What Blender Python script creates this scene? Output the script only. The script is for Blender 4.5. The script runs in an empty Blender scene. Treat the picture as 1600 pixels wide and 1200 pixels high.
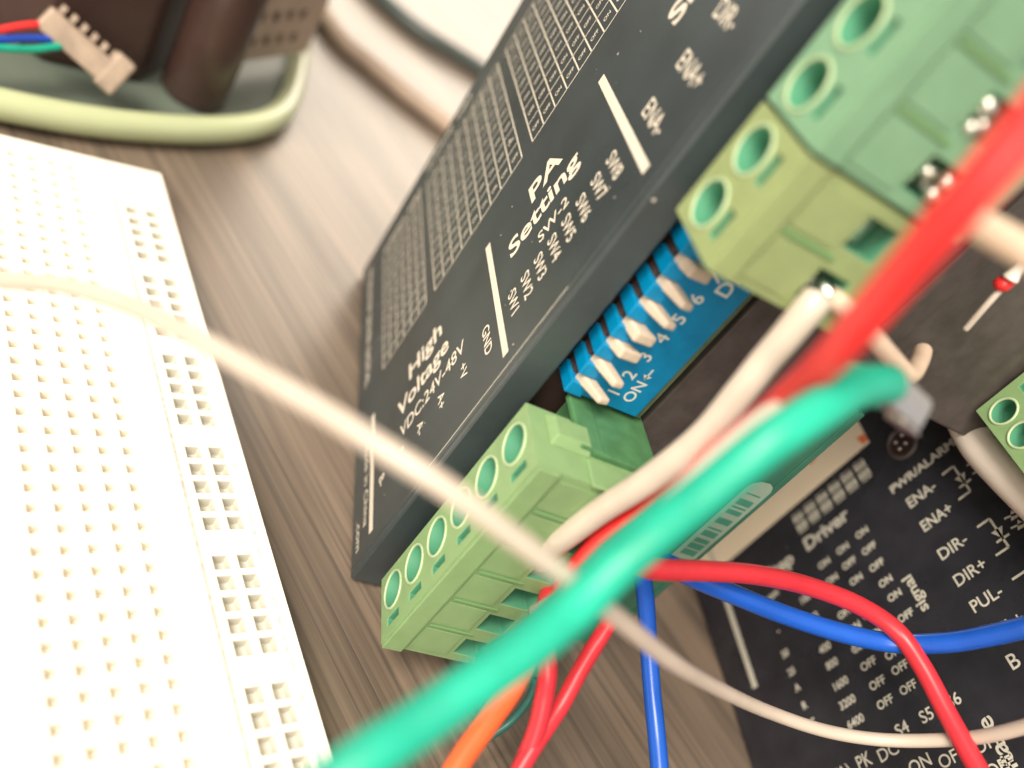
import bpy, bmesh, math, random
from mathutils import Vector, Matrix
random.seed(7)
MM = 0.001
# ---------------------------------------------------------------- camera (metric frame: X = up, Y = away along the table, Z = to the left)
R = [[0.5287785295555008, -0.11032379515952463, -0.8415592236454434],
     [-0.6722383561601103, -0.65974776272365, -0.33589951189052236],
     [-0.5181591060555388, 0.7433448390906726, -0.42302433855392657]]
CAM = (78.68205315373288, -62.52741661538134, 34.05383070584482)
FPX = 1297.8775766160277

def W(p):            # (up, away, left) in mm -> Blender metres
    return Vector((p[1], p[2], p[0])) * MM
def Wd(p):
    return Vector((p[1], p[2], p[0]))
def ray(u, v):
    a, b = (u - 800) / FPX, (v - 600) / FPX
    return [R[0][i] * a + R[1][i] * b + R[2][i] for i in range(3)]
def on(u, v, ax, val):        # real point on the plane axis = val
    r = ray(u, v); s = (val - CAM[ax]) / r[ax]
    return tuple(CAM[i] + s * r[i] for i in range(3))
def far(u, v, d):             # real point d millimetres in front of the lens
    r = ray(u, v)
    return tuple(CAM[i] + d * r[i] for i in range(3))

sc = bpy.context.scene
C = sc.collection
cam = bpy.data.cameras.new('camera'); camo = bpy.data.objects.new('camera', cam); C.objects.link(camo)
right, up, back = Wd(R[0]), -Wd(R[1]), -Wd(R[2])
m = Matrix((right, up, back)).transposed().to_4x4(); m.translation = W(CAM)
camo.matrix_world = m
cam.sensor_width = 36; cam.lens = 36 * FPX / 1600
cam.clip_start = 0.002; cam.clip_end = 50
cam.dof.use_dof = True; cam.dof.focus_distance = 0.091; cam.dof.aperture_fstop = 12.5
sc.camera = camo

world = bpy.data.worlds.new('World'); sc.world = world; world.use_nodes = True
bg = world.node_tree.nodes['Background']
bg.inputs[0].default_value = (1.0, 0.92, 0.81, 1); bg.inputs[1].default_value = 0.55

def area(name, pos, target, sx, sy, power, col):
    l = bpy.data.lights.new(name, 'AREA'); l.shape = 'RECTANGLE'; l.size = sx; l.size_y = sy
    l.energy = power; l.color = col
    o = bpy.data.objects.new(name, l); C.objects.link(o)
    o.location = W(pos); d = (W(target) - W(pos)).normalized()
    o.rotation_euler = d.to_track_quat('-Z', 'Y').to_euler()
    return o
# the bright window beyond the bench, low in front of the camera
area('window_light', (420, 1050, -260), (0, 120, 0), 0.70, 0.50, 6.2, (1.0, 0.87, 0.71))
# the room lamp above and to the left
area('ceiling_lamp', (620, -290, 430), (0, 0, 0), 0.34, 0.34, 8.6, (1.0, 0.90, 0.76))
# unseen fill light added behind the viewer to brighten the plug faces
area('added_fill_light', (300, -500, 230), (20, 0, -50), 0.35, 0.30, 2.2, (1.0, 0.90, 0.77))

vs = sc.view_settings
vs.view_transform = 'Standard'; vs.look = 'None'; vs.gamma = 1; vs.exposure = 0.28; vs.use_curve_mapping = False
sc.cycles.use_denoising = True
sc.cycles.max_bounces = 8

# ---------------------------------------------------------------- materials
def mat(name, col, rough=0.5, metal=0.0, spec=0.5, noise=0.0, nscale=900, bump=0.0, bscale=3000, coat=0.0,
        trans=0.0, sss=0.0, emis=None, rvar=0.0, alpha=1.0, speck=0.0):
    m = bpy.data.materials.new(name); m.use_nodes = True
    nt = m.node_tree; b = nt.nodes['Principled BSDF']
    b.inputs['Base Color'].default_value = (*col, 1)
    b.inputs['Roughness'].default_value = rough; b.inputs['Metallic'].default_value = metal
    b.inputs['Specular IOR Level'].default_value = spec
    b.inputs['Coat Weight'].default_value = coat; b.inputs['Coat Roughness'].default_value = 0.15
    b.inputs['Transmission Weight'].default_value = trans
    b.inputs['Alpha'].default_value = alpha
    if sss:
        b.inputs['Subsurface Weight'].default_value = sss
        b.inputs['Subsurface Radius'].default_value = (1, 1, 1); b.inputs['Subsurface Scale'].default_value = 0.0012
    tc = nt.nodes.new('ShaderNodeTexCoord')
    def nz(scale, detail=4):
        n = nt.nodes.new('ShaderNodeTexNoise'); n.inputs['Scale'].default_value = scale
        n.inputs['Detail'].default_value = detail
        nt.links.new(tc.outputs['Object'], n.inputs['Vector']); return n
    last = None
    if noise:
        n = nz(nscale); r = nt.nodes.new('ShaderNodeMapRange')
        r.inputs[1].default_value = 0.3; r.inputs[2].default_value = 0.7
        r.inputs[3].default_value = 1 - noise; r.inputs[4].default_value = 1 + noise
        nt.links.new(n.outputs[0], r.inputs[0])
        mx = nt.nodes.new('ShaderNodeVectorMath'); mx.operation = 'SCALE'
        mx.inputs[0].default_value = col; nt.links.new(r.outputs[0], mx.inputs['Scale'])
        last = mx.outputs[0]; nt.links.new(last, b.inputs['Base Color'])
    if speck:      # dust specks lying on the surface
        v = nt.nodes.new('ShaderNodeTexVoronoi'); v.inputs['Scale'].default_value = 420
        nt.links.new(tc.outputs['Object'], v.inputs['Vector'])
        n2 = nz(60, 2)
        lt = nt.nodes.new('ShaderNodeMapRange'); lt.inputs[1].default_value = 0.45; lt.inputs[2].default_value = 0.7
        lt.inputs[3].default_value = 0.0; lt.inputs[4].default_value = speck
        nt.links.new(n2.outputs[0], lt.inputs[0])
        cmp_ = nt.nodes.new('ShaderNodeMath'); cmp_.operation = 'LESS_THAN'
        nt.links.new(v.outputs['Distance'], cmp_.inputs[0]); nt.links.new(lt.outputs[0], cmp_.inputs[1])
        mx = nt.nodes.new('ShaderNodeMix'); mx.data_type = 'RGBA'
        nt.links.new(cmp_.outputs[0], mx.inputs[0])
        if last: nt.links.new(last, mx.inputs[6])
        else: mx.inputs[6].default_value = (*col, 1)
        mx.inputs[7].default_value = (0.5, 0.46, 0.4, 1)
        nt.links.new(mx.outputs[2], b.inputs['Base Color'])
    if rvar:
        n = nz(nscale * .3); r = nt.nodes.new('ShaderNodeMapRange')
        r.inputs[1].default_value = 0.3; r.inputs[2].default_value = 0.7
        r.inputs[3].default_value = max(0, rough - rvar); r.inputs[4].default_value = rough + rvar
        nt.links.new(n.outputs[0], r.inputs[0]); nt.links.new(r.outputs[0], b.inputs['Roughness'])
    if bump:
        n = nz(bscale); bp = nt.nodes.new('ShaderNodeBump'); bp.inputs['Strength'].default_value = bump
        bp.inputs['Distance'].default_value = 0.0001
        nt.links.new(n.outputs[0], bp.inputs['Height']); nt.links.new(bp.outputs[0], b.inputs['Normal'])
    if emis:
        b.inputs['Emission Color'].default_value = (*emis[0], 1); b.inputs['Emission Strength'].default_value = emis[1]
    return m

def wood_mat():
    m = bpy.data.materials.new('dark_wood_laminate'); m.use_nodes = True
    nt = m.node_tree; b = nt.nodes['Principled BSDF']; L = nt.links.new
    tc = nt.nodes.new('ShaderNodeTexCoord'); mp = nt.nodes.new('ShaderNodeMapping')
    mp.vector_type = 'TEXTURE'; mp.inputs['Rotation'].default_value = (0, 0, math.radians(31))
    mp.inputs['Scale'].default_value = (1/18, 1/1250, 1/1250)
    L(tc.outputs['Object'], mp.inputs['Vector'])
    n = nt.nodes.new('ShaderNodeTexNoise'); n.inputs['Scale'].default_value = 1.0; n.inputs['Detail'].default_value = 5
    n.inputs['Distortion'].default_value = 0.6
    L(mp.outputs[0], n.inputs['Vector'])
    mp2 = nt.nodes.new('ShaderNodeMapping'); mp2.vector_type = 'TEXTURE'; mp2.inputs['Rotation'].default_value = (0, 0, math.radians(31))
    mp2.inputs['Scale'].default_value = (1/10, 1/110, 1/110); L(tc.outputs['Object'], mp2.inputs['Vector'])
    n2 = nt.nodes.new('ShaderNodeTexNoise'); n2.inputs['Scale'].default_value = 1.0; n2.inputs['Detail'].default_value = 3
    L(mp2.outputs[0], n2.inputs['Vector'])
    cr = nt.nodes.new('ShaderNodeValToRGB'); e = cr.color_ramp.elements
    e[0].position = 0.30; e[0].color = (0.105, 0.083, 0.068, 1)
    e[1].position = 0.76; e[1].color = (0.26, 0.198, 0.152, 1)
    x = cr.color_ramp.elements.new(0.52); x.color = (0.185, 0.145, 0.112, 1)
    L(n.outputs[0], cr.inputs[0])
    cr2 = nt.nodes.new('ShaderNodeValToRGB'); e = cr2.color_ramp.elements
    e[0].position = 0.35; e[0].color = (0.72, 0.72, 0.72, 1); e[1].position = 0.65; e[1].color = (1.15, 1.12, 1.1, 1)
    L(n2.outputs[0], cr2.inputs[0])
    mx = nt.nodes.new('ShaderNodeMix'); mx.data_type = 'RGBA'; mx.blend_type = 'MULTIPLY'; mx.inputs[0].default_value = 1
    L(cr.outputs[0], mx.inputs[6]); L(cr2.outputs[0], mx.inputs[7]); L(mx.outputs[2], b.inputs['Base Color'])
    b.inputs['Roughness'].default_value = 0.36; b.inputs['Specular IOR Level'].default_value = 0.6
    bp = nt.nodes.new('ShaderNodeBump'); bp.inputs['Strength'].default_value = 0.35; bp.inputs['Distance'].default_value = 0.0002
    L(n.outputs[0], bp.inputs['Height']); L(bp.outputs[0], b.inputs['Normal'])
    return m

M = dict(
 wood=wood_mat(),
 black=mat('black_coated_steel', (0.040, 0.054, 0.058), 0.34, spec=.8, noise=.22, nscale=90, bump=.25, bscale=5000, rvar=.12, speck=.11),
 side=mat('black_coated_side', (0.06, 0.065, 0.065), 0.5, noise=.12, nscale=300, bump=.2, bscale=5000, speck=.04),
 black2=mat('glossy_black_label', (0.027, 0.027, 0.034), 0.30, spec=0.5, noise=.2, nscale=300, rvar=.07, bump=.08, bscale=3000, speck=.03),
 dark=mat('dark_interior', (0.055, 0.034, 0.028), 0.7, noise=.3, nscale=200),
 heatsink=mat('anodised_heatsink', (0.085, 0.072, 0.066), 0.5, metal=.2, noise=.2, nscale=500),
 ink=mat('cream_print', (0.72, 0.66, 0.56), 0.55, noise=.08, nscale=2500),
 ink2=mat('grey_print', (0.60, 0.58, 0.50), 0.5, noise=.1, nscale=2500),
 cream=mat('cream_painted_glare', (0.90, 0.77, 0.58), 0.45, noise=.04, nscale=100),  # reflection on the glossy driver face, put into the colour
 orange_tint=mat('orange_spot_colour', (0.85, 0.22, 0.08), 0.5),
 plug=mat('green_terminal_plastic', (0.225, 0.36, 0.165), 0.38, spec=.45, noise=.06, nscale=500, sss=.15, bump=.06, bscale=2500, rvar=.06),
 plug_warm=mat('olive_terminal_plastic', (0.28, 0.345, 0.155), 0.38, spec=.45, noise=.06, nscale=500, sss=.15, bump=.06, bscale=2500),
 plug_mint=mat('mint_terminal_plastic', (0.19, 0.355, 0.22), 0.38, spec=.45, noise=.06, nscale=500, sss=.15, bump=.06, bscale=2500),
 well=mat('green_terminal_well', (0.08, 0.28, 0.17), 0.4),
 rim=mat('green_rim_highlight', (0.42, 0.55, 0.32), 0.3, sss=.2),  # paler than the plug: rim highlights put into the colour
 rib_shade=mat('green_rib_shade', (0.15, 0.29, 0.12), 0.45),  # shadow beside the ribs, put into their colour
 header=mat('deep_green_header_plastic', (0.075, 0.20, 0.085), 0.4, noise=.15, nscale=600, bump=.1),
 metal=mat('tinned_metal', (0.85, 0.82, 0.76), 0.30, metal=1.0),
 dip=mat('blue_switch_plastic', (0.0, 0.22, 0.46), 0.35, noise=.08, nscale=800),
 lever=mat('ivory_lever_plastic', (0.58, 0.48, 0.38), 0.4, noise=.06, nscale=1500, sss=.2),
 white_print=mat('white_print', (0.75, 0.76, 0.70), 0.5),
 olive_board=mat('olive_board_edge', (0.11, 0.15, 0.08), 0.5, noise=.2, nscale=400),
 pcb=mat('green_circuit_board', (0.04, 0.15, 0.10), 0.35, noise=.1, nscale=300),
 sticker=mat('pale_barcode_sticker', (0.26, 0.36, 0.28), 0.5, noise=.05),
 bars=mat('barcode_ink', (0.05, 0.22, 0.15), 0.5),
 bread=mat('white_breadboard_plastic', (0.93, 0.87, 0.78), 0.5, noise=.012, nscale=600),
 pit=mat('breadboard_pit_shade', (0.88, 0.83, 0.74), 0.6),  # shade inside the holes, put into the colour
 pit_rail=mat('breadboard_rail_pit_shade', (0.66, 0.64, 0.57), 0.6),  # deeper painted shade for the rail holes
 red_line=mat('faded_red_line', (0.82, 0.50, 0.44), 0.6, noise=.25, nscale=1200),
 blue_line=mat('faded_blue_line', (0.55, 0.68, 0.66), 0.6, noise=.25, nscale=1200),
 grey_print=mat('faint_brown_print', (0.74, 0.68, 0.58), 0.6),
 w_white=mat('white_wire_insulation', (0.62, 0.54, 0.46), 0.32, spec=.5, noise=.05, nscale=300, sss=.2),
 w_pale=mat('pale_beige_wire_insulation', (0.52, 0.445, 0.375), 0.4, noise=.05, nscale=300, sss=.2),
 w_beige=mat('beige_wire_insulation', (0.74, 0.56, 0.43), 0.35, noise=.05, nscale=300, sss=.2),
 w_red=mat('red_wire_insulation', (0.80, 0.035, 0.035), 0.33, noise=.08, nscale=300, sss=.1),
 w_red2=mat('deep_red_wire_insulation', (0.60, 0.030, 0.045), 0.33, noise=.08, nscale=300, sss=.1),
 w_orange=mat('orange_wire_insulation', (0.88, 0.13, 0.035), 0.33, noise=.08, nscale=300),
 w_teal=mat('teal_wire_insulation', (0.010, 0.37, 0.25), 0.42, noise=.16, nscale=200, sss=.1),
 w_dteal=mat('dark_teal_wire_insulation', (0.02, 0.13, 0.11), 0.35),
 w_blue=mat('blue_wire_insulation', (0.012, 0.06, 0.42), 0.28, spec=.6, noise=.08, nscale=300),
 w_lblue=mat('bright_blue_wire_insulation', (0.008, 0.095, 0.52), 0.28, spec=.6, noise=.08, nscale=300),
 sleeve=mat('milky_plastic_sleeve', (0.94, 0.84, 0.74), 0.25, noise=.05, nscale=200, sss=.3),
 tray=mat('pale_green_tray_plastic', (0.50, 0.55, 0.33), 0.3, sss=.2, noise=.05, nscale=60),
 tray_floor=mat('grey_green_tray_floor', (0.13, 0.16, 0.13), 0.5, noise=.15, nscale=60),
 blackp=mat('black_moulded_plastic', (0.050, 0.026, 0.022), 0.4, noise=.2, nscale=100),
 blackc=mat('black_cylinder_sleeve', (0.055, 0.030, 0.025), 0.32, noise=.2, nscale=100),
 beigep=mat('beige_perforated_plate', (0.46, 0.35, 0.27), 0.6, noise=.1, nscale=150),
 conn=mat('grey_brown_connector', (0.34, 0.26, 0.20), 0.55, noise=.25, nscale=300),
 cable=mat('dark_cable_jacket', (0.06, 0.075, 0.07), 0.4),
 sheet=mat('cream_card', (0.78, 0.66, 0.50), 0.6, noise=.05, nscale=40),
)

# ---------------------------------------------------------------- mesh helpers
class Frame:
    """axes a, b, c (in up/away/left space) from an origin, millimetres"""
    def __init__(s, o=(0,0,0), a=(1,0,0), b=(0,1,0), c=(0,0,1)):
        s.o, s.a, s.b, s.c = o, a, b, c
    def __call__(s, p):
        return W([s.o[i] + p[0]*s.a[i] + p[1]*s.b[i] + p[2]*s.c[i] for i in range(3)])
ID = Frame()

class MB:
    def __init__(s, fr=ID): s.bm = bmesh.new(); s.f = fr
    def v(s, p): return s.bm.verts.new(s.f(p))
    def face(s, pts, mi=0):
        try:
            f = s.bm.faces.new([s.v(p) for p in pts]); f.material_index = mi; return f
        except ValueError: return None
    def box(s, x0, x1, y0, y1, z0, z1, mi=0):
        q = [s.v((x, y, z)) for x in (x0, x1) for y in (y0, y1) for z in (z0, z1)]
        for idx in ((0,1,3,2),(4,6,7,5),(0,4,5,1),(2,3,7,6),(0,2,6,4),(1,5,7,3)):
            s.bm.faces.new([q[i] for i in idx]).material_index = mi
    def hexa(s, a, b, mi=0):      # two quads of four points joined
        A = [s.v(p) for p in a]; B = [s.v(p) for p in b]
        s.bm.faces.new(A).material_index = mi; s.bm.faces.new(B[::-1]).material_index = mi
        for i in range(4):
            j = (i+1) % 4; s.bm.faces.new((A[i], B[i], B[j], A[j])).material_index = mi
    def tube(s, pts, r, n=16, mi=0, caps=True, frame_fn=None):
        P = [s.f(p) for p in pts]; rad = r if isinstance(r, (list, tuple)) else [r]*len(P)
        t = (P[1]-P[0]).normalized(); nrm = t.orthogonal().normalized(); rings = []
        for i, p in enumerate(P):
            t2 = (P[min(i+1, len(P)-1)] - P[max(i-1, 0)]).normalized()
            nrm = (nrm - t2*nrm.dot(t2)).normalized(); bi = t2.cross(nrm)
            rings.append([s.bm.verts.new(p + (nrm*math.cos(2*math.pi*k/n) + bi*math.sin(2*math.pi*k/n))*rad[i]*MM) for k in range(n)])
        for A, B in zip(rings, rings[1:]):
            for k in range(n):
                f = s.bm.faces.new((A[k], A[(k+1)%n], B[(k+1)%n], B[k])); f.smooth = True; f.material_index = mi
        if caps:
            s.bm.faces.new(rings[0][::-1]).material_index = mi; s.bm.faces.new(rings[-1]).material_index = mi
    def plate(s, a0, a1, b0, b1, to, holes, mi=0, pit_mi=0, inward=-1):
        """flat plate in (a,b) with pits; to(a,b,depth) -> local point; hole = (kind, ca, cb, w, h, depth, taper)"""
        xs = sorted({round(x, 4) for x in [a0, a1] + [h[1]+sg*h[3]/2 for h in holes for sg in (-1, 1)]})
        ys = sorted({round(y, 4) for y in [b0, b1] + [h[2]+sg*h[4]/2 for h in holes for sg in (-1, 1)]})
        hs = {(round(h[1]-h[3]/2, 4), round(h[2]-h[4]/2, 4)): h for h in holes}
        cover = set()
        for (hx, hy), h in hs.items():
            x1, y1 = round(h[1]+h[3]/2, 4), round(h[2]+h[4]/2, 4)
            for i, x in enumerate(xs[:-1]):
                if hx-1e-6 <= x < x1-1e-6:
                    for j, y in enumerate(ys[:-1]):
                        if hy-1e-6 <= y < y1-1e-6: cover.add((i, j))
            kind, ca, cb, w, hh, d, tp = h
            if kind == 'sq':
                o = [(ca+sx*w/2, cb+sy*hh/2) for sx, sy in ((-1,-1),(1,-1),(1,1),(-1,1))]
                i1 = [(ca+sx*w/2*tp, cb+sy*hh/2*tp) for sx, sy in ((-1,-1),(1,-1),(1,1),(-1,1))]
                for k in range(4):
                    l = (k+1) % 4
                    if tp < 0.999:
                        c = min(0.4*w*(1-tp)+0.05, d*.5)
                        s.face([to(*o[k],0), to(*o[l],0), to(*i1[l],c), to(*i1[k],c)], mi)
                        s.face([to(*i1[k],c), to(*i1[l],c), to(*i1[l],d), to(*i1[k],d)], pit_mi)
                    else:
                        s.face([to(*o[k],0), to(*o[l],0), to(*o[l],d), to(*o[k],d)], pit_mi)
                s.face([to(*p, d) for p in i1], pit_mi)
            else:
                n = 24; r = min(w, hh)/2*tp
                sq = []; ci = []
                for k in range(n):
                    an = 2*math.pi*(k+.5)/n - math.pi/4 - math.pi/n
                    an = 2*math.pi*k/n + math.pi/4
                    cx, cy = math.cos(an), math.sin(an); q = max(abs(cx), abs(cy))
                    sq.append((ca+cx/q*w/2, cb+cy/q*hh/2)); ci.append((ca+cx*w/2*tp, cb+cy*hh/2*tp))
                for k in range(n):
                    l = (k+1) % n
                    s.face([to(*sq[k],0), to(*sq[l],0), to(*ci[l],0), to(*ci[k],0)], mi)
                    f = s.face([to(*ci[k],0), to(*ci[l],0), to(*ci[l],d), to(*ci[k],d)], pit_mi)
                    if f: f.smooth = True
                s.face([to(*p, d) for p in ci], pit_mi)
        for i in range(len(xs)-1):
            for j in range(len(ys)-1):
                if (i, j) not in cover:
                    s.face([to(xs[i],ys[j],0), to(xs[i+1],ys[j],0), to(xs[i+1],ys[j+1],0), to(xs[i],ys[j+1],0)], mi)
    def build(s, name, mats, parent=None, bevel=0, seg=2, fix=True, merge=True):
        if merge: bmesh.ops.remove_doubles(s.bm, verts=s.bm.verts, dist=2e-6)
        if fix: bmesh.ops.recalc_face_normals(s.bm, faces=s.bm.faces)
        me = bpy.data.meshes.new(name); s.bm.to_mesh(me); s.bm.free()
        for q in (mats if isinstance(mats, (list, tuple)) else [mats]): me.materials.append(M[q] if isinstance(q, str) else q)
        o = bpy.data.objects.new(name, me); C.objects.link(o)
        if parent: o.parent = parent
        if bevel:
            b = o.modifiers.new('bevel', 'BEVEL'); b.width = bevel*MM; b.segments = seg; b.limit_method = 'ANGLE'
            b.angle_limit = math.radians(35)
        return o

def tag(o, label, cat, group=None, kind=None):
    if label: o['label'] = label
    if cat: o['category'] = cat
    if group: o['group'] = group
    if kind: o['kind'] = kind
    return o
def thing(name, label, cat, group=None):
    o = bpy.data.objects.new(name, None); o.empty_display_size = 0.01; C.objects.link(o)
    return tag(o, label, cat, group)

def spline(pts, step=10):
    """Catmull-Rom through points; tuples of any length"""
    P = [pts[0]] + list(pts) + [pts[-1]]; out = []
    for i in range(1, len(P)-2):
        a, b, c, d = P[i-1], P[i], P[i+1], P[i+2]
        for k in range(step):
            t = k/step
            out.append(tuple(0.5*((2*b[j]) + (-a[j]+c[j])*t + (2*a[j]-5*b[j]+4*c[j]-d[j])*t*t + (-a[j]+3*b[j]-3*c[j]+d[j])*t**3) for j in range(len(b))))
    out.append(tuple(P[-2])); return out

# text -> flat mesh, placed by origin + reading direction u + glyph-up direction v
_txt = {}
def glyphs(mb, s, origin, u, v, h, align='LEFT', bold=0.0, xs=1.0, mi=0):
    """cap height about 0.72*size; h = wanted cap height in mm"""
    key = (s, align, bold)
    if key not in _txt:
        cu = bpy.data.curves.new('t', 'FONT'); cu.body = s; cu.size = 1; cu.align_x = align; cu.offset = bold; cu.resolution_u = 4
        cu.fill_mode = 'FRONT'
        o = bpy.data.objects.new('t', cu); C.objects.link(o)
        dg = bpy.context.evaluated_depsgraph_get(); dg.update()
        me = o.evaluated_get(dg).to_mesh()
        _txt[key] = ([tuple(q.co) for q in me.vertices], [tuple(p.vertices) for p in me.polygons])
        o.evaluated_get(dg).to_mesh_clear(); bpy.data.objects.remove(o); bpy.data.curves.remove(cu)
    vs_, fs = _txt[key]; k = h/0.70
    V = [mb.v(tuple(origin[i] + u[i]*x*k*xs + v[i]*y*k for i in range(3))) for x, y, z in vs_]
    for f in fs:
        try: mb.bm.faces.new([V[i] for i in f]).material_index = mi
        except ValueError: pass
def stroke(mb, p, q, w, nrm_axis, mi=0):
    """flat printed line from p to q of width w in the plane perpendicular to nrm_axis"""
    d = [q[i]-p[i] for i in range(3)]; L = math.sqrt(sum(x*x for x in d)); d = [x/L for x in d]
    n = [0,0,0]; n[nrm_axis] = 1
    s_ = [d[1]*n[2]-d[2]*n[1], d[2]*n[0]-d[0]*n[2], d[0]*n[1]-d[1]*n[0]]
    mb.face([tuple(p[i]+s_[i]*w/2 for i in range(3)), tuple(q[i]+s_[i]*w/2 for i in range(3)),
             tuple(q[i]-s_[i]*w/2 for i in range(3)), tuple(p[i]-s_[i]*w/2 for i in range(3))], mi)

X, Y, Z = (1,0,0), (0,1,0), (0,0,1)
nX, nY, nZ = (-1,0,0), (0,-1,0), (0,0,-1)

# ---------------------------------------------------------------- table
t = MB(); t.box(-22, -0.6, -500, 900, -700, 500)
tag(t.build('table_top', 'wood'), 'dark brown wood grain table top under the electronics', 'table', kind='structure')

# ---------------------------------------------------------------- terminal plug builder
def plug(parent, fr, poles, pitch, a0, a1, depth=8.4, height=15.5, hole_b=3.2, slot_b=6.35, name='terminal_plug', material='plug',
         openings=True, label=None, open_c=-9.8):
    """local a along poles, b outward, c = screw-face normal; c=0 top"""
    root = MB(fr)
    rr = pitch*0.78
    hol = [('rd', p, hole_b, rr, rr*1.10, 2.0, 0.95) for p in poles]
    hol2 = [('sq', p, slot_b, 2.5, 0.95, 0.8, 1.0) for p in poles]
    root.plate(a0, a1, 0, depth, lambda a, b, d: (a, b, -d), hol + hol2, 0, 1)
    op = [('sq', p, open_c, 2.9, 3.2, 3.2, 1.0) for p in poles] if openings else []
    root.plate(a0, a1, -height, 0, lambda a, c, d: (a, depth-d, c), op, 0, 1)
    root.face([(a0,0,0),(a0,depth,0),(a0,depth,-height),(a0,0,-height)])
    root.face([(a1,0,0),(a1,depth,0),(a1,depth,-height),(a1,0,-height)])
    root.face([(a0,0,-height),(a1,0,-height),(a1,depth,-height),(a0,depth,-height)])
    root.face([(a0,0,0),(a1,0,0),(a1,0,-height),(a0,0,-height)])
    o = root.build(name, [material, 'well'], parent, bevel=.16)
    if label: o['label'] = label
    # raised rims round the screw wells
    r = MB(fr)
    for p in poles:
        pts = [(p+rr*.5*math.cos(q*math.pi/12), hole_b+rr*.56*math.sin(q*math.pi/12), 0.0) for q in range(25)]
        r.tube(pts, .17, 6, caps=False)
    r.build('well_rim', 'rim', o)
    f = MB(fr)
    f.box(a0-.02, a1+.02, depth+.01, depth+.45, -2.4, -.12)
    for p in poles:
        f.box(p-pitch*.40, p+pitch*.40, depth+.01, depth+.14, -7.5, -2.9)
    f.build('ribbed_front', material, o, bevel=.1)
    g = MB(fr)
    for p in poles[:-1]: g.box(p+pitch/2-.2, p+pitch/2+.2, depth-.01, depth+.22, -8.4, -3.0)
    g.build('rib', 'rib_shade', o, bevel=.08)
    c = MB(fr)
    for p in poles:
        c.box(p-1.25, p+1.25, depth-3.0, depth-2.4, open_c-1.3, open_c+1.3)
        c.tube([(p, depth-2.4, open_c+.2), (p, depth-2.0, open_c+.2)], .8, 12)
    if openings: c.build('clamp', 'metal', o)
    return o

# ================================================================ DRIVER 1 (standing on its short end)
d1 = thing('stepper_driver', 'large black stepper driver standing on end with green plugs and blue switch row', 'motor driver')
b = MB()
b.box(0, 118, 0, 66, -1.2, 0)                        # face plate
b.box(0, 118, -1.0, 0.2, -4.0, 0)                    # folded lip over the connector slot
b.build('face_plate', 'black', d1, bevel=.35)
b = MB(); b.box(0.3, 118, 3.2, 64, -31, -1.3); b.build('inner_case', 'dark', d1)
b = MB()
b.box(0.2, 118, -0.9, 65.5, -34, -16.6)
for k in range(3): b.box(0.2, 118, -1.3, -0.8, -24.6-k*3.4, -23.4-k*3.4)
b.build('heatsink', 'heatsink', d1, bevel=.2)
b = MB(); b.box(51.5, 118, 1.0, 62, -61.5, -34.2); b.build('rear_cover', 'heatsink', d1, bevel=.4)
b = MB(); b.box(0.1, 5.0, -1.0, 3.5, -18.4, -5.7); b.build('end_wall', 'side', d1, bevel=.2)
b = MB(); b.box(38, 59.5, -1.3, 60, -15.5, -14.8); b.box(6, 38, -.5, 60, -17.6, -16.8); b.build('circuit_board', 'olive_board', d1)
# lower board with the barcode sticker
b = MB(); b.box(2.0, 50.5, -3.0, -1.4, -36.0, -27.5); b.box(7.5, 50.5, -3.2, -2.2, -36.1, -35.2)
lb = b.build('lower_board', 'pcb', d1, bevel=.1)
b = MB()
pts = []
for cx, cz, a0_ in ((36.9-2.0, -35.2+2.2+.6, 0),):
    pass
out = [(20.6,-35.4),(36.6,-35.4),(37.4,-35.0),(37.8,-34.2),(37.6,-33.0),(37.0,-32.2),(36.2,-31.9),(20.6,-31.9)]
b.face([(x,-3.26,z) for x,z in out])
st = b.build('barcode_sticker', 'sticker', lb)
b = MB(); x = 21.4; random.seed(3)
while x < 35.6:
    w = random.choice((.22,.3,.5,.75,1.0)); b.face([(x,-3.29,-34.8),(x+w,-3.29,-34.8),(x+w,-3.29,-32.6),(x,-3.29,-32.6)]); x += w+random.choice((.25,.35,.55,.9))
b.build('bar_pattern', 'bars', st)

# label print ---------------------------------------------------
b = MB(); zt = 0.03
def T1(s, x, y, u, v, h, **k): glyphs(b, s, (x, y, zt), u, v, h, **k)
for x in (5.8, 36.8, 60.0): stroke(b, (x, 2.0, zt), (x, 22.6, zt), 1.05, 2)
stroke(b, (19.5, .42, zt), (47.5, .30, zt), .11, 2)  # thin pale line painted as the highlight along the plate edge
T1('High', 16.2, 18.9, X, Y, 2.85, bold=.02, xs=1.2)
T1('Voltage', 13.3, 14.6, X, Y, 2.75, bold=.02, xs=1.1)
T1('VDC:24V-48V', 13.8, 10.7, X, Y, 2.05, bold=.008, xs=.93)
T1('PA', 45.4, 18.8, X, Y, 3.0, bold=.025, xs=1.22)
T1('Setting', 40.3, 14.7, X, Y, 2.85, bold=.022, xs=1.2)
T1('SW-2', 45.2, 11.0, X, Y, 1.6, bold=.01, xs=1.05)
T1('Signal', 69.0, 14.8, X, Y, 2.8, bold=.03, xs=1.2)
for k, s in enumerate(['GND', '+V', 'A+', 'A-', 'B+', 'B-']):
    T1(s, 33.35-5.08*k, {0: 9.9}.get(k, 9.0), nY, X, 1.45, bold=.012, xs=1.0)
for k in range(8): T1('SW%d' % (k+1), 38.75+2.54*k, 9.7, nY, X, 1.55, bold=.008, xs=.92)
for k, s in enumerate(['ENA-', 'ENA+', 'DIR-', 'DIR+', 'PUL-']): T1(s, 62.1+5.0*k, 9.7, nY, X, 1.85, bold=.008, xs=.92)
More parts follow.
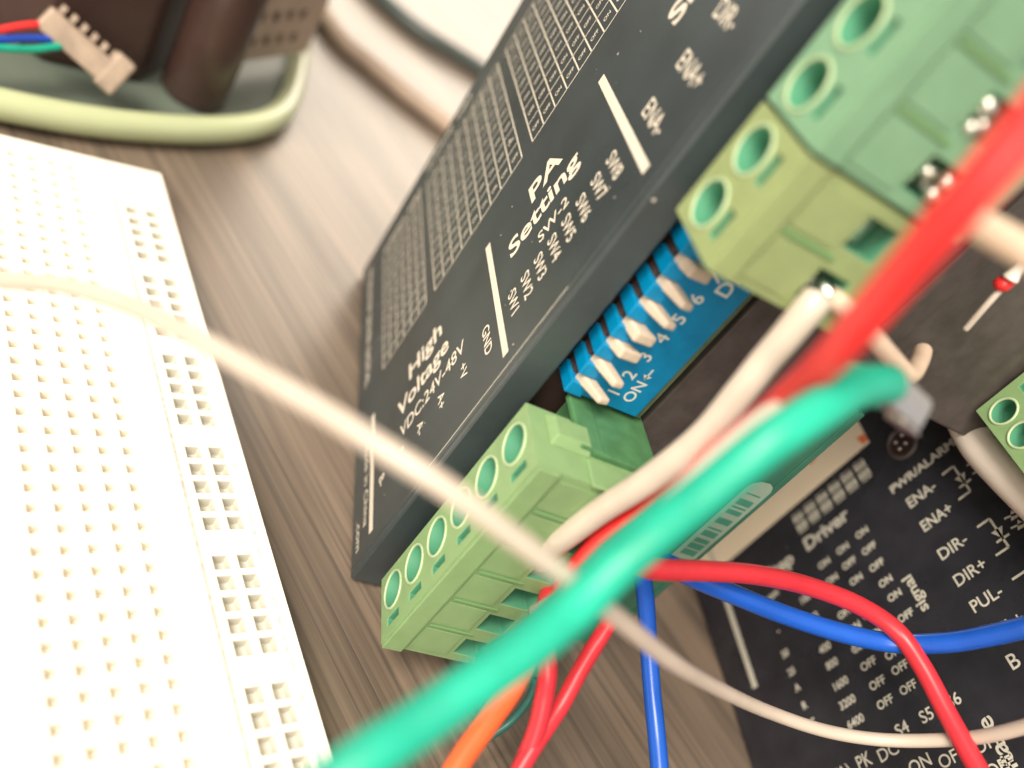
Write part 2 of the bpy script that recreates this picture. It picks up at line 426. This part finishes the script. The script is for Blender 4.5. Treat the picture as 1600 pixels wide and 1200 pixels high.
def grid(x0, n, dx, y0, rows, texts, lw=.17):
    ys = [y0]
    for r in rows: ys.append(ys[-1]+r)
    for i in range(n+1): stroke(b, (x0+i*dx, y0, zt), (x0+i*dx, ys[-1], zt), lw*1.25, 2)
    for y in ys: stroke(b, (x0, y, zt), (x0+n*dx, y, zt), lw, 2)
    for i in range(n):
        for j in range(len(rows)):
            s = texts(i, j)
            if s: T1(s, x0+(i+.5)*dx, ys[j]+rows[j]*.5-.45, X, Y, 0.72, align='CENTER', bold=.01, xs=.82)
rr = random.Random(5)
grid(8.8, 6, 2.16, 29.3, [4.4]*6+[3.2], lambda i, j: rr.choice(['ON', 'OFF', 'OFF', 'ON']) if j < 6 else '%.1f' % (1.2+i*.5))
grid(24.2, 9, 2.42, 29.3, [4.4]*6+[4.0], lambda i, j: rr.choice(['ON', 'OFF']) if j < 6 else str(200*2**min(i, 6)))
grid(48.3, 16, 2.42, 29.3, [4.4]*6+[4.0], lambda i, j: rr.choice(['OFF', 'ON', 'OFF']) if j < 6 else str(400+100*i))
T1('S', 3, 1, X, Y, .01)
T1('Made in China', 3.6, 19.0, nY, X, 1.15, bold=.005, xs=1.55)
T1('.com', 1.6, 6.5, nY, X, 1.25, bold=.005, xs=1.4)
for y0_, s in ((62, 'MICROSTEP DRIVER'), (40, 'DIGITAL')):
    T1(s, 2.9, y0_, nY, X, 1.4, bold=.01, xs=1.2)
T1('CURRENT  TABLE', 8.8, 59.6, X, Y, 1.2, bold=.02)
T1('MICROSTEP  TABLE', 24.2, 62.6, X, Y, 1.2, bold=.02)
b.build('face_print', 'ink', d1, fix=False, merge=False)

# power plug (six poles), its header
p6 = [8.55+5.08*k for k in range(6)]
frP = Frame((0, -4.4, -1.5), X, nY, Z)
plug(d1, frP, p6, 5.08, 5.7, 36.8, depth=8.3, height=15.2, hole_b=3.1, slot_b=6.6, name='power_plug')
b = MB(); b.box(5.2, 37.5, -8.9, 0.6, -16.5, -8.2); b.box(5.2, 37.5, -8.6, -7.9, -8.3, -6.2); b.box(36.85, 37.6, -8.8, -1.2, -9.5, -6.6)
b.build('power_header', 'header', d1, bevel=.2)
b = MB()   # keying rails on the end of the plug
b.hexa([(36.8,-5.0,-3.4),(36.8,-9.3,-3.4),(36.8,-9.3,-8.1),(36.8,-5.0,-8.1)], [(37.7,-5.9,-4.0),(37.7,-8.4,-4.0),(37.7,-8.4,-7.9),(37.7,-5.9,-7.9)])
b.box(36.75, 37.15, -13.1, -9.6, -12.0, -7.4)
b.build('plug_key', 'plug', d1, bevel=.15)
# signal plugs
frS = Frame((0, -4.2, -1.1), X, nY, Z)
plug(d1, frS, [62.95, 67.95], 5.0, 60.2, 70.6, depth=8.4, height=15.4, hole_b=3.3, slot_b=6.5, name='small_signal_plug', material='plug_warm', label='olive green two pole screw plug')
plug(d1, frS, [73.6+5.0*k for k in range(5)], 5.0, 71.0, 96.4, depth=8.6, height=16.2, hole_b=3.3, slot_b=6.5, name='long_signal_plug', material='plug_mint', label='mint green screw plug beside the olive one')
b = MB(); b.box(59.6, 97, -9.2, 0.6, -19.6, -16.9); b.box(59.6, 97, -4.0, 0.6, -16.8, -5.5); b.build('signal_header', 'header', d1, bevel=.2)

b = MB()
for u_, v_, r_ in ((1540,163,.62),(1512,196,.5),(1445,265,.45),(1474,279,.5),(1452,300,.5),(1530,190,.4)):
    p = on(u_, v_, 1, -12.5); b.tube([(p[0],p[1]-.75,p[2]),(p[0],p[1]-.5,p[2]),(p[0],p[1]+.4,p[2]),(p[0],p[1]+.9,p[2])], [r_*.5,r_*.95,r_,r_*.7], 10)
b.build('clamp_screw', 'metal', d1)
# DIP switch row
yf = -1.8
b = MB(); b.box(38.2, 59.6, yf, 1.5, -14.7, -7.6)
dx = [40.0+2.6*k for k in range(8)]
for x in dx: b.box(x-1.95, x-.35, yf-.30, 1.5, -7.55, -5.5)
sw = b.build('switch_block', 'dip', d1, bevel=.15)
b = MB(); b.box(38.6, 59.4, -0.6, 1.4, -7.5, -5.9); b.build('switch_slot', 'dark', sw)
b = MB()
glyphs(b, 'ON', (39.6, yf-.03, -12.9), X, Z, 1.3, bold=.012)
glyphs(b, 'DP', (54.3, yf-.03, -12.9), X, Z, 1.6, bold=.012)
stroke(b, (42.9, yf-.03, -12.2), (44.3, yf-.03, -12.2), .18, 1); b.face([(42.8,yf-.03,-12.2),(43.4,yf-.03,-11.7),(43.4,yf-.03,-12.7)])
for k in range(8): glyphs(b, str(k+1), (dx[k]-.45, yf-.03, -11.1), X, Z, 1.45, bold=.01)
b.build('switch_print', 'white_print', sw, fix=False, merge=False)
for k in range(8):
    b = MB(); x = dx[k]; on_ = k in (0, 1, 4, 5)
    jx = (.12,-.1,.2,-.16,.1,-.05,.16,0)[k]
    if on_: yo, za, zb, w = -2.7, -7.9, -9.2, .36
    else:   yo, za, zb, w = -1.7, -6.9, -9.3, .58
    b.hexa([(x-.62,yf+.6,-5.9),(x+.62,yf+.6,-5.9),(x+.62,yf+.6,-7.6),(x-.62,yf+.6,-7.6)],
           [(x+jx-w,yf+yo,za),(x+jx+w,yf+yo+.15,za),(x+jx+w,yf+yo+.5,zb),(x+jx-w,yf+yo+.3,zb)])
    b.build('lever', 'lever', sw, bevel=.22)

# ================================================================ DRIVER 2 (standing on its long side)
d2 = thing('stepper_driver', 'glossy black stepper driver lying on its long edge at lower right with cream painted glare band', 'motor driver')
zf = -62.0
b = MB(); b.box(-0.5, 50, -92, 24, zf-33, zf); b.build('case', 'black2', d2, bevel=.5)
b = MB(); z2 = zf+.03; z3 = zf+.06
b.face([(1.2,14.6,z2),(38.6,14.6,z2),(38.9,22.8,z2),(1.2,22.8,z2)])  # cream patch painted where the glossy face catches glare
hd = b.build('glare_band', 'cream', d2, fix=False)
b = MB(); b.face([(28.6,19.6,z3),(30.0,19.9,z3),(30.3,18.8,z3),(28.8,18.5,z3)]); b.face([(37.2,16.6,z3),(38.6,16.4,z3),(38.6,15.0,z3),(37.6,15.0,z3)])  # orange spots painted into the glare band
b.build('orange_spot', 'orange_tint', hd, fix=False)
b = MB()
def T2(s, x, y, u, v, h, **k): glyphs(b, s, (x, y, z3), u, v, h, **k)
stroke(b, (5.5, 20.8, z3), (4.9, -5.6, z3), .95, 2)
T2('ENA-', 38.6, 2.2, X, Y, 1.5, bold=.015, xs=.93); T2('ENA+', 38.6, -1.7, X, Y, 1.5, bold=.015, xs=.88)
T2('DIR-', 38.6, -6.2, X, Y, 1.5, bold=.01, xs=1.02); T2('DIR+', 38.6, -10.1, X, Y, 1.5, bold=.01, xs=.97)
T2('PUL-', 38.7, -13.8, X, Y, 1.5, bold=.01, xs=.98); T2('PUL+', 38.7, -17.7, X, Y, 1.5, bold=.01, xs=.95)
T2('B -', 39.0, -21.3, X, Y, 1.7, bold=.01); T2('B+', 39.0, -25.2, X, Y, 1.7, bold=.01)
T2('signal', 34.2, -10.3, Y, nX, 1.5, bold=.02, xs=1.12)
T2('Voltage', 34.2, -33.5, Y, nX, 2.0, bold=.015, xs=1.1)
T2('PWR/ALARM', 37.6, 5.6, X, Y, 1.15, bold=.03, xs=1.15)
for i, cx in enumerate([23.1+2.5*k for k in range(6)]):   # big heading characters, out of focus on the photograph
    for q in ([(-.9,-1.5),(.8,-1.5)], [(-.9,0.0),(.8,0.1)], [(-.8,1.5),(.8,1.4)], [(-.7,-1.6),(-.7,1.6)], [(.65,-1.6),(.65,1.6)], [(-.05,-1.6),(0,1.7)]):
        if False: continue
        stroke(b, (cx+q[0][0], 11.7+q[0][1], z3), (cx+q[1][0], 11.7+q[1][1], z3), .5, 2)
T2('Step', 13.9, 6.9, X, Y, 2.0, bold=.03, xs=1.1); T2('Driver', 22.0, 6.9, X, Y, 2.0, bold=.03, xs=1.1)
# opto symbols beside the pin names
def sym(y):
    for p, q in (((44.6,y+.9),(46.4,y+.9)), ((46.4,y+.9),(46.4,y-3.3)), ((44.6,y-3.3),(46.4,y-3.3))): stroke(b, (p[0],p[1],z3), (q[0],q[1],z3), .3, 2)
    b.face([(45.6,y-.7,z3),(47.2,y-.7,z3),(46.4,y-2.0,z3)]); stroke(b, (45.5,y-2.05,z3), (47.3,y-2.05,z3), .3, 2)
    for dy in (0, -1.4):
        stroke(b, (47.8,y-.2+dy,z3), (49.3,y-.5+dy,z3), .25, 2); b.face([(49.0,y+.2+dy,z3),(49.6,y-1.0+dy,z3),(48.3,y-.9+dy,z3)])
for y in (2.4, -6.2, -13.8): sym(y)
# the two tables
def C2(txt, u_, v_, h=1.2, **k):
    p = on(u_, v_, 2, zf); glyphs(b, txt, (p[0], p[1]-h/2, z3), X, Y, h, align='CENTER', **k)
for k, (u_, v_) in enumerate(((1347,832),(1358,857),(1370,883),(1384,908),(1398,930),(1415,962))): C2(('ON','OFF','OFF','ON','ON','OFF')[k], u_, v_, 0.95, bold=.03)
for k, (u_, v_) in enumerate(((1317,857),(1327,880),(1338,905),(1358,958),(1375,985))): C2(('ON','OFF','ON','ON','OFF')[k], u_, v_, 0.95, bold=.03)
for k, (u_, v_) in enumerate(((1288,880),(1300,905),(1320,957),(1335,980),(1345,1008))): C2(('ON','ON','OFF','ON','ON')[k], u_, v_, 0.95, bold=.03)
for k, (u_, v_) in enumerate(((1258,935),(1270,965),(1289,1012),(1300,1037),(1313,1068),(1324,1097),(1337,1127))): C2(('100','200','400','800','1600','3200','6400')[k], u_, v_, 1.05, bold=.02, xs=.9)
for k, (u_, v_) in enumerate(((1200,935),(1208,958),(1216,985),(1227,1021),(1237,1049),(1246,1074),(1257,1102),(1268,1130))): C2(('Current','50','-','50','25','A','R','SC')[k], u_, v_, 1.0, bold=.03, xs=.9)
for k, (u_, v_) in enumerate(((1357,1037),(1371,1067),(1383,1097),(1406,1043),(1419,1074),(1433,1100))): 
    if k < 5: C2('OFF', u_, v_, 1.05, bold=.015, xs=.95)
C2('ON', 1395, 1020, 1.05, bold=.015); C2('ON', 1342, 1010, 1.05, bold=.015)
T2('S5', 26.4, -21.4, X, Y, 1.4, bold=.01); T2('S4', 22.7, -21.3, X, Y, 1.4, bold=.01); T2('S6', 30.3, -21.5, X, Y, 1.4, bold=.01)
T2('(VA)  PK', 11.0, -22.4, X, Y, 1.7, xs=.8); T2('DC', 19.0, -22.8, X, Y, 1.5)
for j in range(8):
    T2('ON', 22.2, -25.6-2.7*j, X, Y, 1.4, bold=.01); T2('OFF', 26.0, -26.6-2.7*j, X, Y, 1.4, bold=.01); T2('OFF', 30.6, -27.0-2.7*j, X, Y, 1.4, bold=.01)
b.build('face_print', 'ink2', d2, fix=False, merge=False)
# round indicator window with its ring
pc = on(1410, 693, 2, zf); b = MB()
b.tube([(pc[0]+2.1*math.cos(a*math.pi/12), pc[1]+2.1*math.sin(a*math.pi/12), zf+.1) for a in range(25)], .32, 8, caps=False)
ind = b.build('indicator_ring', 'heatsink', d2)
b = MB(); b.tube([(pc[0], pc[1], zf+.02), (pc[0], pc[1], zf+.2)], 1.8, 24); b.build('indicator_recess', 'blackp', ind)
b = MB()
for dx_, dy_ in ((-.6,.6),(.5,-.5),(-.6,-.6),(.7,.9)):
    b.tube([(pc[0]+dx_, pc[1]+dy_, zf+.2), (pc[0]+dx_, pc[1]+dy_, zf+.55)], [.3,.16], 10)
b.build('indicator_contact', 'metal', ind)
# its plug, on the upper edge
c0 = on(1527, 640, 2, -52.0)
frQ = Frame((c0[0]-.2, c0[1], -52.0), nY, X, Z)
plug(d2, frQ, [2.3+3.7*k for k in range(5)], 3.7, 0, 19.6, depth=8.2, height=14, hole_b=2.3, slot_b=5.6, name='edge_plug', material='plug')
b = MB(); b.box(50, 52.2, c0[1]-21, c0[1]-2.5, -76, -60); b.build('edge_header', 'header', d2)

# ================================================================ BREADBOARD
XB = 4.0
bu = (.9331, .3593); bv = (.3493, -.9370)
frB = Frame((XB, 3.1, 27.45), (0, bu[0], bu[1]), (0, bv[0], bv[1]), (1, 0, 0))
holes = []
for k in range(-22, 18):
    u_ = 2.5*(-k)
    for j in list(range(-4, 1)) + list(range(-12, -7)):
        holes.append(('sq', u_, j*2.505, 1.5, 1.5, 1.4, .70))
rail = []
for k in range(-18, 20):
    if k % 6 == 5: continue
    for v_ in (7.15, 9.9): rail.append(('sq', round(2.6-2.5*k, 3), v_, 2.0, 2.0, 1.7, .84))
b = MB(frB)
U0, U1 = -48.0, 58.8
b.plate(U0, U1, -37, 3.0, lambda a, q, d: (a, q, -d), holes, 0, 1)
b.plate(U0, U1, 3.0, 13.0, lambda a, q, d: (a, q, -d), rail, 0, 2)
for q in (((U1,-37),(U1,13)), ((U1,13),(U0,13)), ((U0,13),(U0,-37)), ((U0,-37),(U1,-37))):
    (a0,q0),(a1,q1) = q
    b.face([(a0,q0,0),(a1,q1,0),(a1,q1,-4.5),(a0,q0,-4.5)])
bb = b.build('breadboard', ['bread', 'pit', 'pit_rail'], bevel=.14)
tag(bb, 'bright white solderless breadboard with rows of square holes at left', 'breadboard')
b = MB(frB)
b.face([(U0,4.75,.03),(U1-9,4.75,.03),(U1-9,5.1,.03),(U0,5.1,.03)]); b.build('red_rail_line', 'red_line', bb, fix=False)
b = MB(frB)
b.face([(U0,11.35,.03),(U1-9,11.35,.03),(U1-9,11.85,.03),(U0,11.85,.03)]); b.build('blue_rail_line', 'blue_line', bb, fix=False)
for u_, s in ((-7.5,'25'),(-32.6,'35')):
    b = MB(frB); glyphs(b, s, (u_-.8, 1.9, .03), (0,1,0), (1,0,0), 1.1, bold=.01)
    b.build('row_number', 'grey_print', bb, fix=False, merge=False)

# ================================================================ WIRES  (points are measured places above the bench)
def wire(name, label, pts, mats, dia, group=None, core=None, n=18):
    """pts: (u, v, distance) sightings of the wire's run"""
    q = spline([far(*p[:3]) for p in pts], 12)
    r = dia/2
    def run_on(a, c):      # the wire carries on past the edge of the picture until it meets the table
        d = (Vector(a) - Vector(c)).normalized(); out = []; p = Vector(a)
        for k in range(22):
            d = (d + Vector((-.02, 0, 0))).normalized(); p = p + d*5.0
            if p.x < r-.5: p.x = r-.5; d = Vector((0, d.y, d.z)).normalized()
            out.append(tuple(p))
        return out
    off = lambda p: p[0] < 0 or p[0] > 1600 or p[1] < 0 or p[1] > 1200
    if off(pts[-1]): q = q + run_on(q[-1], q[-3])
    if off(pts[0]): q = run_on(q[0], q[2])[::-1] + q
    b = MB(); b.tube(q, r, n)
    o = b.build(name, mats); tag(o, label, 'wire', group or 'jumper wires over the drivers')
    return o, q
def tip(o, q, end, length, r, m_='metal', name='ferrule'):
    a, c = (q[-1], q[-4]) if end else (q[0], q[3])
    d = Vector(a) - Vector(c); d.normalize()
    b = MB(); b.tube([tuple(Vector(a)-d*.3), tuple(Vector(a)+d*length)], r, 12); return b.build(name, m_, o, bevel=.05)

wire('jumper_wire', 'long pale white wire arching from the breadboard across the green power plug to lower right',
     [(-60,420,66),(0,437,63),(100,446,60),(200,476,57),(300,525,53),(400,582,50),(500,640,47.5),(600,702,46),(700,765,46),(800,838,48),(880,898,51),(960,962,57),(1050,1034,67),(1120,1075,78),(1200,1112,87),(1290,1142,90),(1380,1156,90),(1480,1156,87),(1560,1146,83),(1680,1112,77)], 'w_pale', 1.42)
def ferrule(o, q, inside, r):
    f = MB(); f.tube([tuple(inside), tuple(q[0]), tuple(q[2])], [r*.9, r, r*1.05], 12); f.build('ferrule', 'metal', o)
o, q = wire('jumper_wire', 'white wire curving from the olive signal plug down to the power plug',
     [(1277,466,64),(1260,487,64),(1225,530,65),(1195,565,66),(1153,617,67),(1095,685,69),(1010,752,73),(940,797,77),(875,845,81),(845,865,85),(838,895,90)], 'w_white', 2.5)
ferrule(o, q, (62.6, -9.6, -10.6), .75)
o, q = wire('jumper_wire', 'short beige wire leaving the olive plug opening toward the metal pin tip',
     [(1294,462,65),(1315,478,65.5),(1350,510,68),(1390,556,72),(1420,585,76),(1436,566,80),(1442,548,82)], 'w_beige', 1.75)
ferrule(o, q, (63.4, -9.6, -10.8), .7)
wire('jumper_wire', 'thick beige wire leaving the mint signal plug at the right edge',
     [(1482,322,60),(1500,335,56),(1530,352,52),(1600,392,49),(1680,440,47)], 'w_beige', 2.1)
wire('jumper_wire', 'thick bright red wire running from the upper right corner down behind the teal wires',
     [(1720,60,36),(1600,205,38),(1500,322,40),(1400,440,44),(1310,545,49),(1230,622,56),(1150,688,64),(1080,745,71),(1010,797,76),(940,845,80),(890,905,84),(868,940,88)], 'w_red', 2.3)
wire('jumper_wire', 'red wire crossing the lower driver face and the blue wire to the bottom edge',
     [(985,880,76),(1030,890,78),(1100,892,82),(1180,898,86),(1260,915,90),(1340,945,92),(1400,985,92),(1440,1040,90),(1480,1115,87),(1530,1205,83),(1570,1270,80)], 'w_red2', 2.1)
wire('jumper_wire', 'dull red wire hanging from the power plug opening to the bottom edge',
     [(868,900,90),(855,935,86),(850,985,82),(856,1040,80),(850,1090,80),(835,1150,80),(800,1230,80)], 'w_red2', 1.9)
wire('jumper_wire', 'deep red wire slanting from under the teal wires beside the dull red one',
     [(960,960,84),(935,1000,84),(905,1050,83),(875,1105,82),(835,1165,80),(790,1240,78)], 'w_red2', 1.75)
wire('jumper_wire', 'orange wire emerging under the teal wires at the bottom edge',
     [(825,1030,80),(800,1075,78),(765,1125,76),(725,1180,74),(690,1240,72)], 'w_orange', 2.2)
wire('jumper_wire', 'thin dark teal wire curling between the orange and red wires',
     [(838,1060,90),(825,1095,90),(795,1130,90),(755,1160,89),(725,1200,88),(700,1260,86)], 'w_dteal', .9)
wire('jumper_wire', 'blue wire dropping straight down over the bare wood to the bottom edge',
     [(1000,880,90),(1008,930,92),(1013,1000,93),(1018,1070,92),(1026,1150,90),(1034,1240,87)], 'w_lblue', 2.0)
wire('jumper_wire', 'blue wire sweeping right across the lower driver face',
     [(1040,880,86),(1090,905,88),(1150,930,90),(1230,962,92),(1320,990,93),(1400,1005,93),(1480,1004,90),(1560,990,86),(1680,960,80)], 'w_lblue', 2.2)
o, q = wire('jumper_wire', 'broad blurred teal wire from the lower left edge to the metal pin tip',
     [(420,1305,40),(560,1195,42),(650,1134,44),(745,1068,46),(830,1008,48),(900,950,50),(960,890,51),(1025,832,51),(1110,765,50),(1200,692,49.5),(1280,640,51),(1340,606,54),(1388,600,57)], 'w_teal', 2.75)
wire('jumper_wire', 'second teal wire above the broad one, bending down toward the power plug opening',
     [(1385,612,62),(1330,598,59),(1290,610,58),(1210,660,57),(1120,738,58),(1030,815,60),(960,870,62),(905,925,65),(850,975,70),(805,1008,76),(765,1030,84)], 'w_teal', 2.9)
wire('jumper_wire', 'faint white wire woven between the two teal wires',
     [(1350,598,64),(1290,602,58),(1200,648,55),(1120,712,53),(1062,770,52.5),(1010,828,53.5),(965,868,58),(915,905,66),(870,935,76),(835,955,86)], 'w_white', 1.25)
# crimp pin at the end of the teal wire
pn = thing('pin_tip', 'shiny square metal crimp tip at the end of the teal wires', 'crimp pin')
a = Vector(far(1378,598,57.5)); c = Vector(far(1436,650,62)); d = (c-a).normalized(); s1 = d.cross(Vector(R[2])).normalized(); s2 = d.cross(s1)
fr = Frame(tuple(a), tuple(d), tuple(s1), tuple(s2)); L_ = (c-a).length
b = MB(fr); b.box(0, L_*.92, -1.2, 1.0, -.9, .9); b.build('crimp_body', 'metal', pn, bevel=.2)
b = MB(fr); b.box(L_*.55, L_, -1.5, -1.2, -.7, .7); b.box(L_*.3, L_*.95, 1.05, 1.3, -.6, .6); b.build('crimp_wing', 'metal', pn, bevel=.1)
# milky sleeve by the second driver's plug
q = spline([on(u_, v_, 2, -57.5) for u_, v_ in ((1740,545),(1640,572),(1560,598),(1510,638),(1528,690),(1572,740),(1640,805),(1740,895))], 12)
b = MB(); b.tube(q, 2.3, 20); o = b.build('cable_sleeve', 'sleeve'); tag(o, 'milky white plastic sleeve beside the small green plug at right edge', 'sleeve')
o['category'] = 'sleeve'
# small lead with the red end
ld = thing('signal_lead', 'thin pale lead with a small red bead on the dark case at right', 'lead')
b = MB(); b.tube(spline([far(1508,515,82),far(1540,478,80),far(1570,445,79),far(1600,412,78),far(1650,360,77)], 8), .33, 10); b.build('lead_wire', 'w_white', ld)
b = MB(); b.tube(spline([far(1556,452,79),far(1566,444,78.8),far(1578,440,78.6),far(1588,434,78.5)], 4), [.25]+[.5,.7,.8,.8,.8,.75,.7,.6,.5]+[.4,.35,.3], 14); b.build('bead', 'w_red', ld)
b = MB(); b.tube(spline([far(1578,436,78),far(1588,424,77.6),far(1600,412,77.4)], 4), [.8,.75,.7,.6,.55,.5,.45,.4,.35], 12); b.build('clear_cap', 'sleeve', ld)

# ================================================================ FAR LEFT: tray with dark device
tr = thing('parts_tray', 'pale green tray with a rounded shiny rim at top left', 'tray')
rimp = [on(u_, v_, 0, 2.4) for u_, v_ in ((-160,120),(-60,148),(0,163),(120,186),(220,198),(320,203),(395,197),(436,178),(456,145),(464,105),(472,50),(485,-20))]
far_back = [(2.4, rimp[-1][1]+60, rimp[-1][2]+20), (2.4, rimp[-1][1]+40, rimp[-1][2]+110), (2.4, rimp[0][1]+60, rimp[0][2]+60), rimp[0]]
loop = spline(rimp + far_back, 8)
b = MB(); b.tube(loop, 2.5, 14); b.build('rim', 'tray', tr)
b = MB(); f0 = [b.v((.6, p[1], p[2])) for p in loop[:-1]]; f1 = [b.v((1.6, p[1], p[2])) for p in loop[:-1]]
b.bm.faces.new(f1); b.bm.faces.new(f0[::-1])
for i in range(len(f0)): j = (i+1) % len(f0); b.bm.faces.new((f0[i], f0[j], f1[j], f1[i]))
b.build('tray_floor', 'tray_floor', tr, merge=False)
dv = thing('black_module', 'black boxy module standing in the green tray at top left', 'module')
e0 = on(60, 95, 0, 1.7); e1 = on(215, 130, 0, 1.7); e2 = on(350, 60, 0, 1.7)
def prism(mb, base, h, mi=0):
    A = [mb.v((1.7, p[0], p[1])) for p in base]; B = [mb.v((1.7+h, p[0], p[1])) for p in base]
    mb.bm.faces.new(A[::-1]).material_index = mi; mb.bm.faces.new(B).material_index = mi
    for i in range(len(A)): j = (i+1) % len(A); mb.bm.faces.new((A[i], A[j], B[j], B[i]))
b = MB(); prism(b, [(e0[1],e0[2]),(e1[1],e1[2]),(e2[1],e2[2]),(e2[1]+15,e2[2]+45),(e0[1]+20,e0[2]+40)], 60)
b.build('housing', 'blackp', dv, bevel=1.2)
cy = on(300, 150, 0, 1.7)
cl = MB(); cl.tube([(1.7,cy[1],cy[2]),(2.6,cy[1],cy[2]),(54,cy[1],cy[2]),(55,cy[1],cy[2])], [5.2,6.0,6.0,5.2], 32)
tag(cl.build('black_cylinder', 'blackc'), 'black upright cylinder in the tray in front of the beige perforated plate', 'cylinder')
# perforated plate
g0 = on(363, 98, 0, 5.0); g1 = on(478, 82, 0, 5.0)
dvec = Vector((0, g1[1]-g0[1], g1[2]-g0[2])); wl = dvec.length; dvec.normalize()
nv = Vector((0, dvec[2], -dvec[1]))
fp = Frame((g0[0], g0[1], g0[2]), tuple(dvec), (1,0,0), tuple(nv))
b = MB(fp); hh = [('sq', 4.0+5.2*i, 4.5+5.6*j, 2.6, 2.4, 1.2, 1.0) for i in range(int((wl-4)/5.2)) for j in range(9)]
b.plate(0, wl, 0, 56, lambda a, q, d: (a, q, -d), hh, 0, 1)
b.plate(0, wl, 0, 56, lambda a, q, d: (a, q, -1.3), [], 0, 0)
tag(b.build('perforated_plate', ['beigep', 'conn']), 'beige upright plate with rows of small holes at top left', 'plate')
# ribbed connector with its leads
cn = thing('ribbon_connector', 'grey brown ribbed connector with coloured leads at top left corner', 'connector')
a = Vector(far(70,20,128)); c = Vector(far(185,122,136)); d = (c-a).normalized(); s1 = d.cross(Vector(R[2])).normalized(); s2 = d.cross(s1)
fr = Frame(tuple(a), tuple(d), tuple(s1), tuple(s2)); L_ = (c-a).length
b = MB(fr); b.box(0, L_, -2.4, 1.6, -2.5, 2.5); b.box(L_*.8, L_*1.05, -3.0, 3.4, -2.6, 2.6); b.build('shell', 'conn', cn, bevel=.5)
b = MB(fr)
for k in range(7): b.box(1.0+k*1.8, 1.9+k*1.8, 1.6, 3.0, -1.6, 1.6)
b.build('teeth', 'conn', cn, bevel=.2)
for nm, lb_, pts, mt in (('red_lead','thin red lead entering the ribbed connector at top left',[(-60,62,118),(0,47,122),(40,40,125),(75,38,128)],'w_red'),
                    ('blue_lead','thin blue lead below the red one at top left',[(-60,66,118),(0,62,122),(50,60,126),(90,62,129)],'w_blue'),
                    ('teal_lead','thin teal lead, lowest of the three at top left',[(-60,70,118),(0,75,122),(50,77,126),(95,72,129)],'w_teal')):
    o, q = wire('thin_lead', lb_, pts, mt, 1.15, 'leads of the ribbed connector')
# loose cable on the bench behind, and a tube standing in for a shadow
def table_cable(name, label, pts, mt, dia, cat='cable'):
    q = spline([on(u_, v_, 0, -.5+dia/2) for u_, v_ in pts], 10)
    b = MB(); b.tube(q, dia/2, 14); return tag(b.build(name, mt), label, cat)
table_cable('dark_cable', 'dark grey cable lying behind the standing driver at the top', [(560,-40),(610,10),(660,50),(710,82),(745,104),(800,140)], 'cable', 5.0)
table_cable('shadow_tube', 'brownish tube in place of a soft shadow on the table, left of the dark cable', [(470,-40),(525,50),(580,100),(640,150),(690,188),(740,230)], 'beigep', 4.4)  # soft brown shadow on the table, shaped as a tube
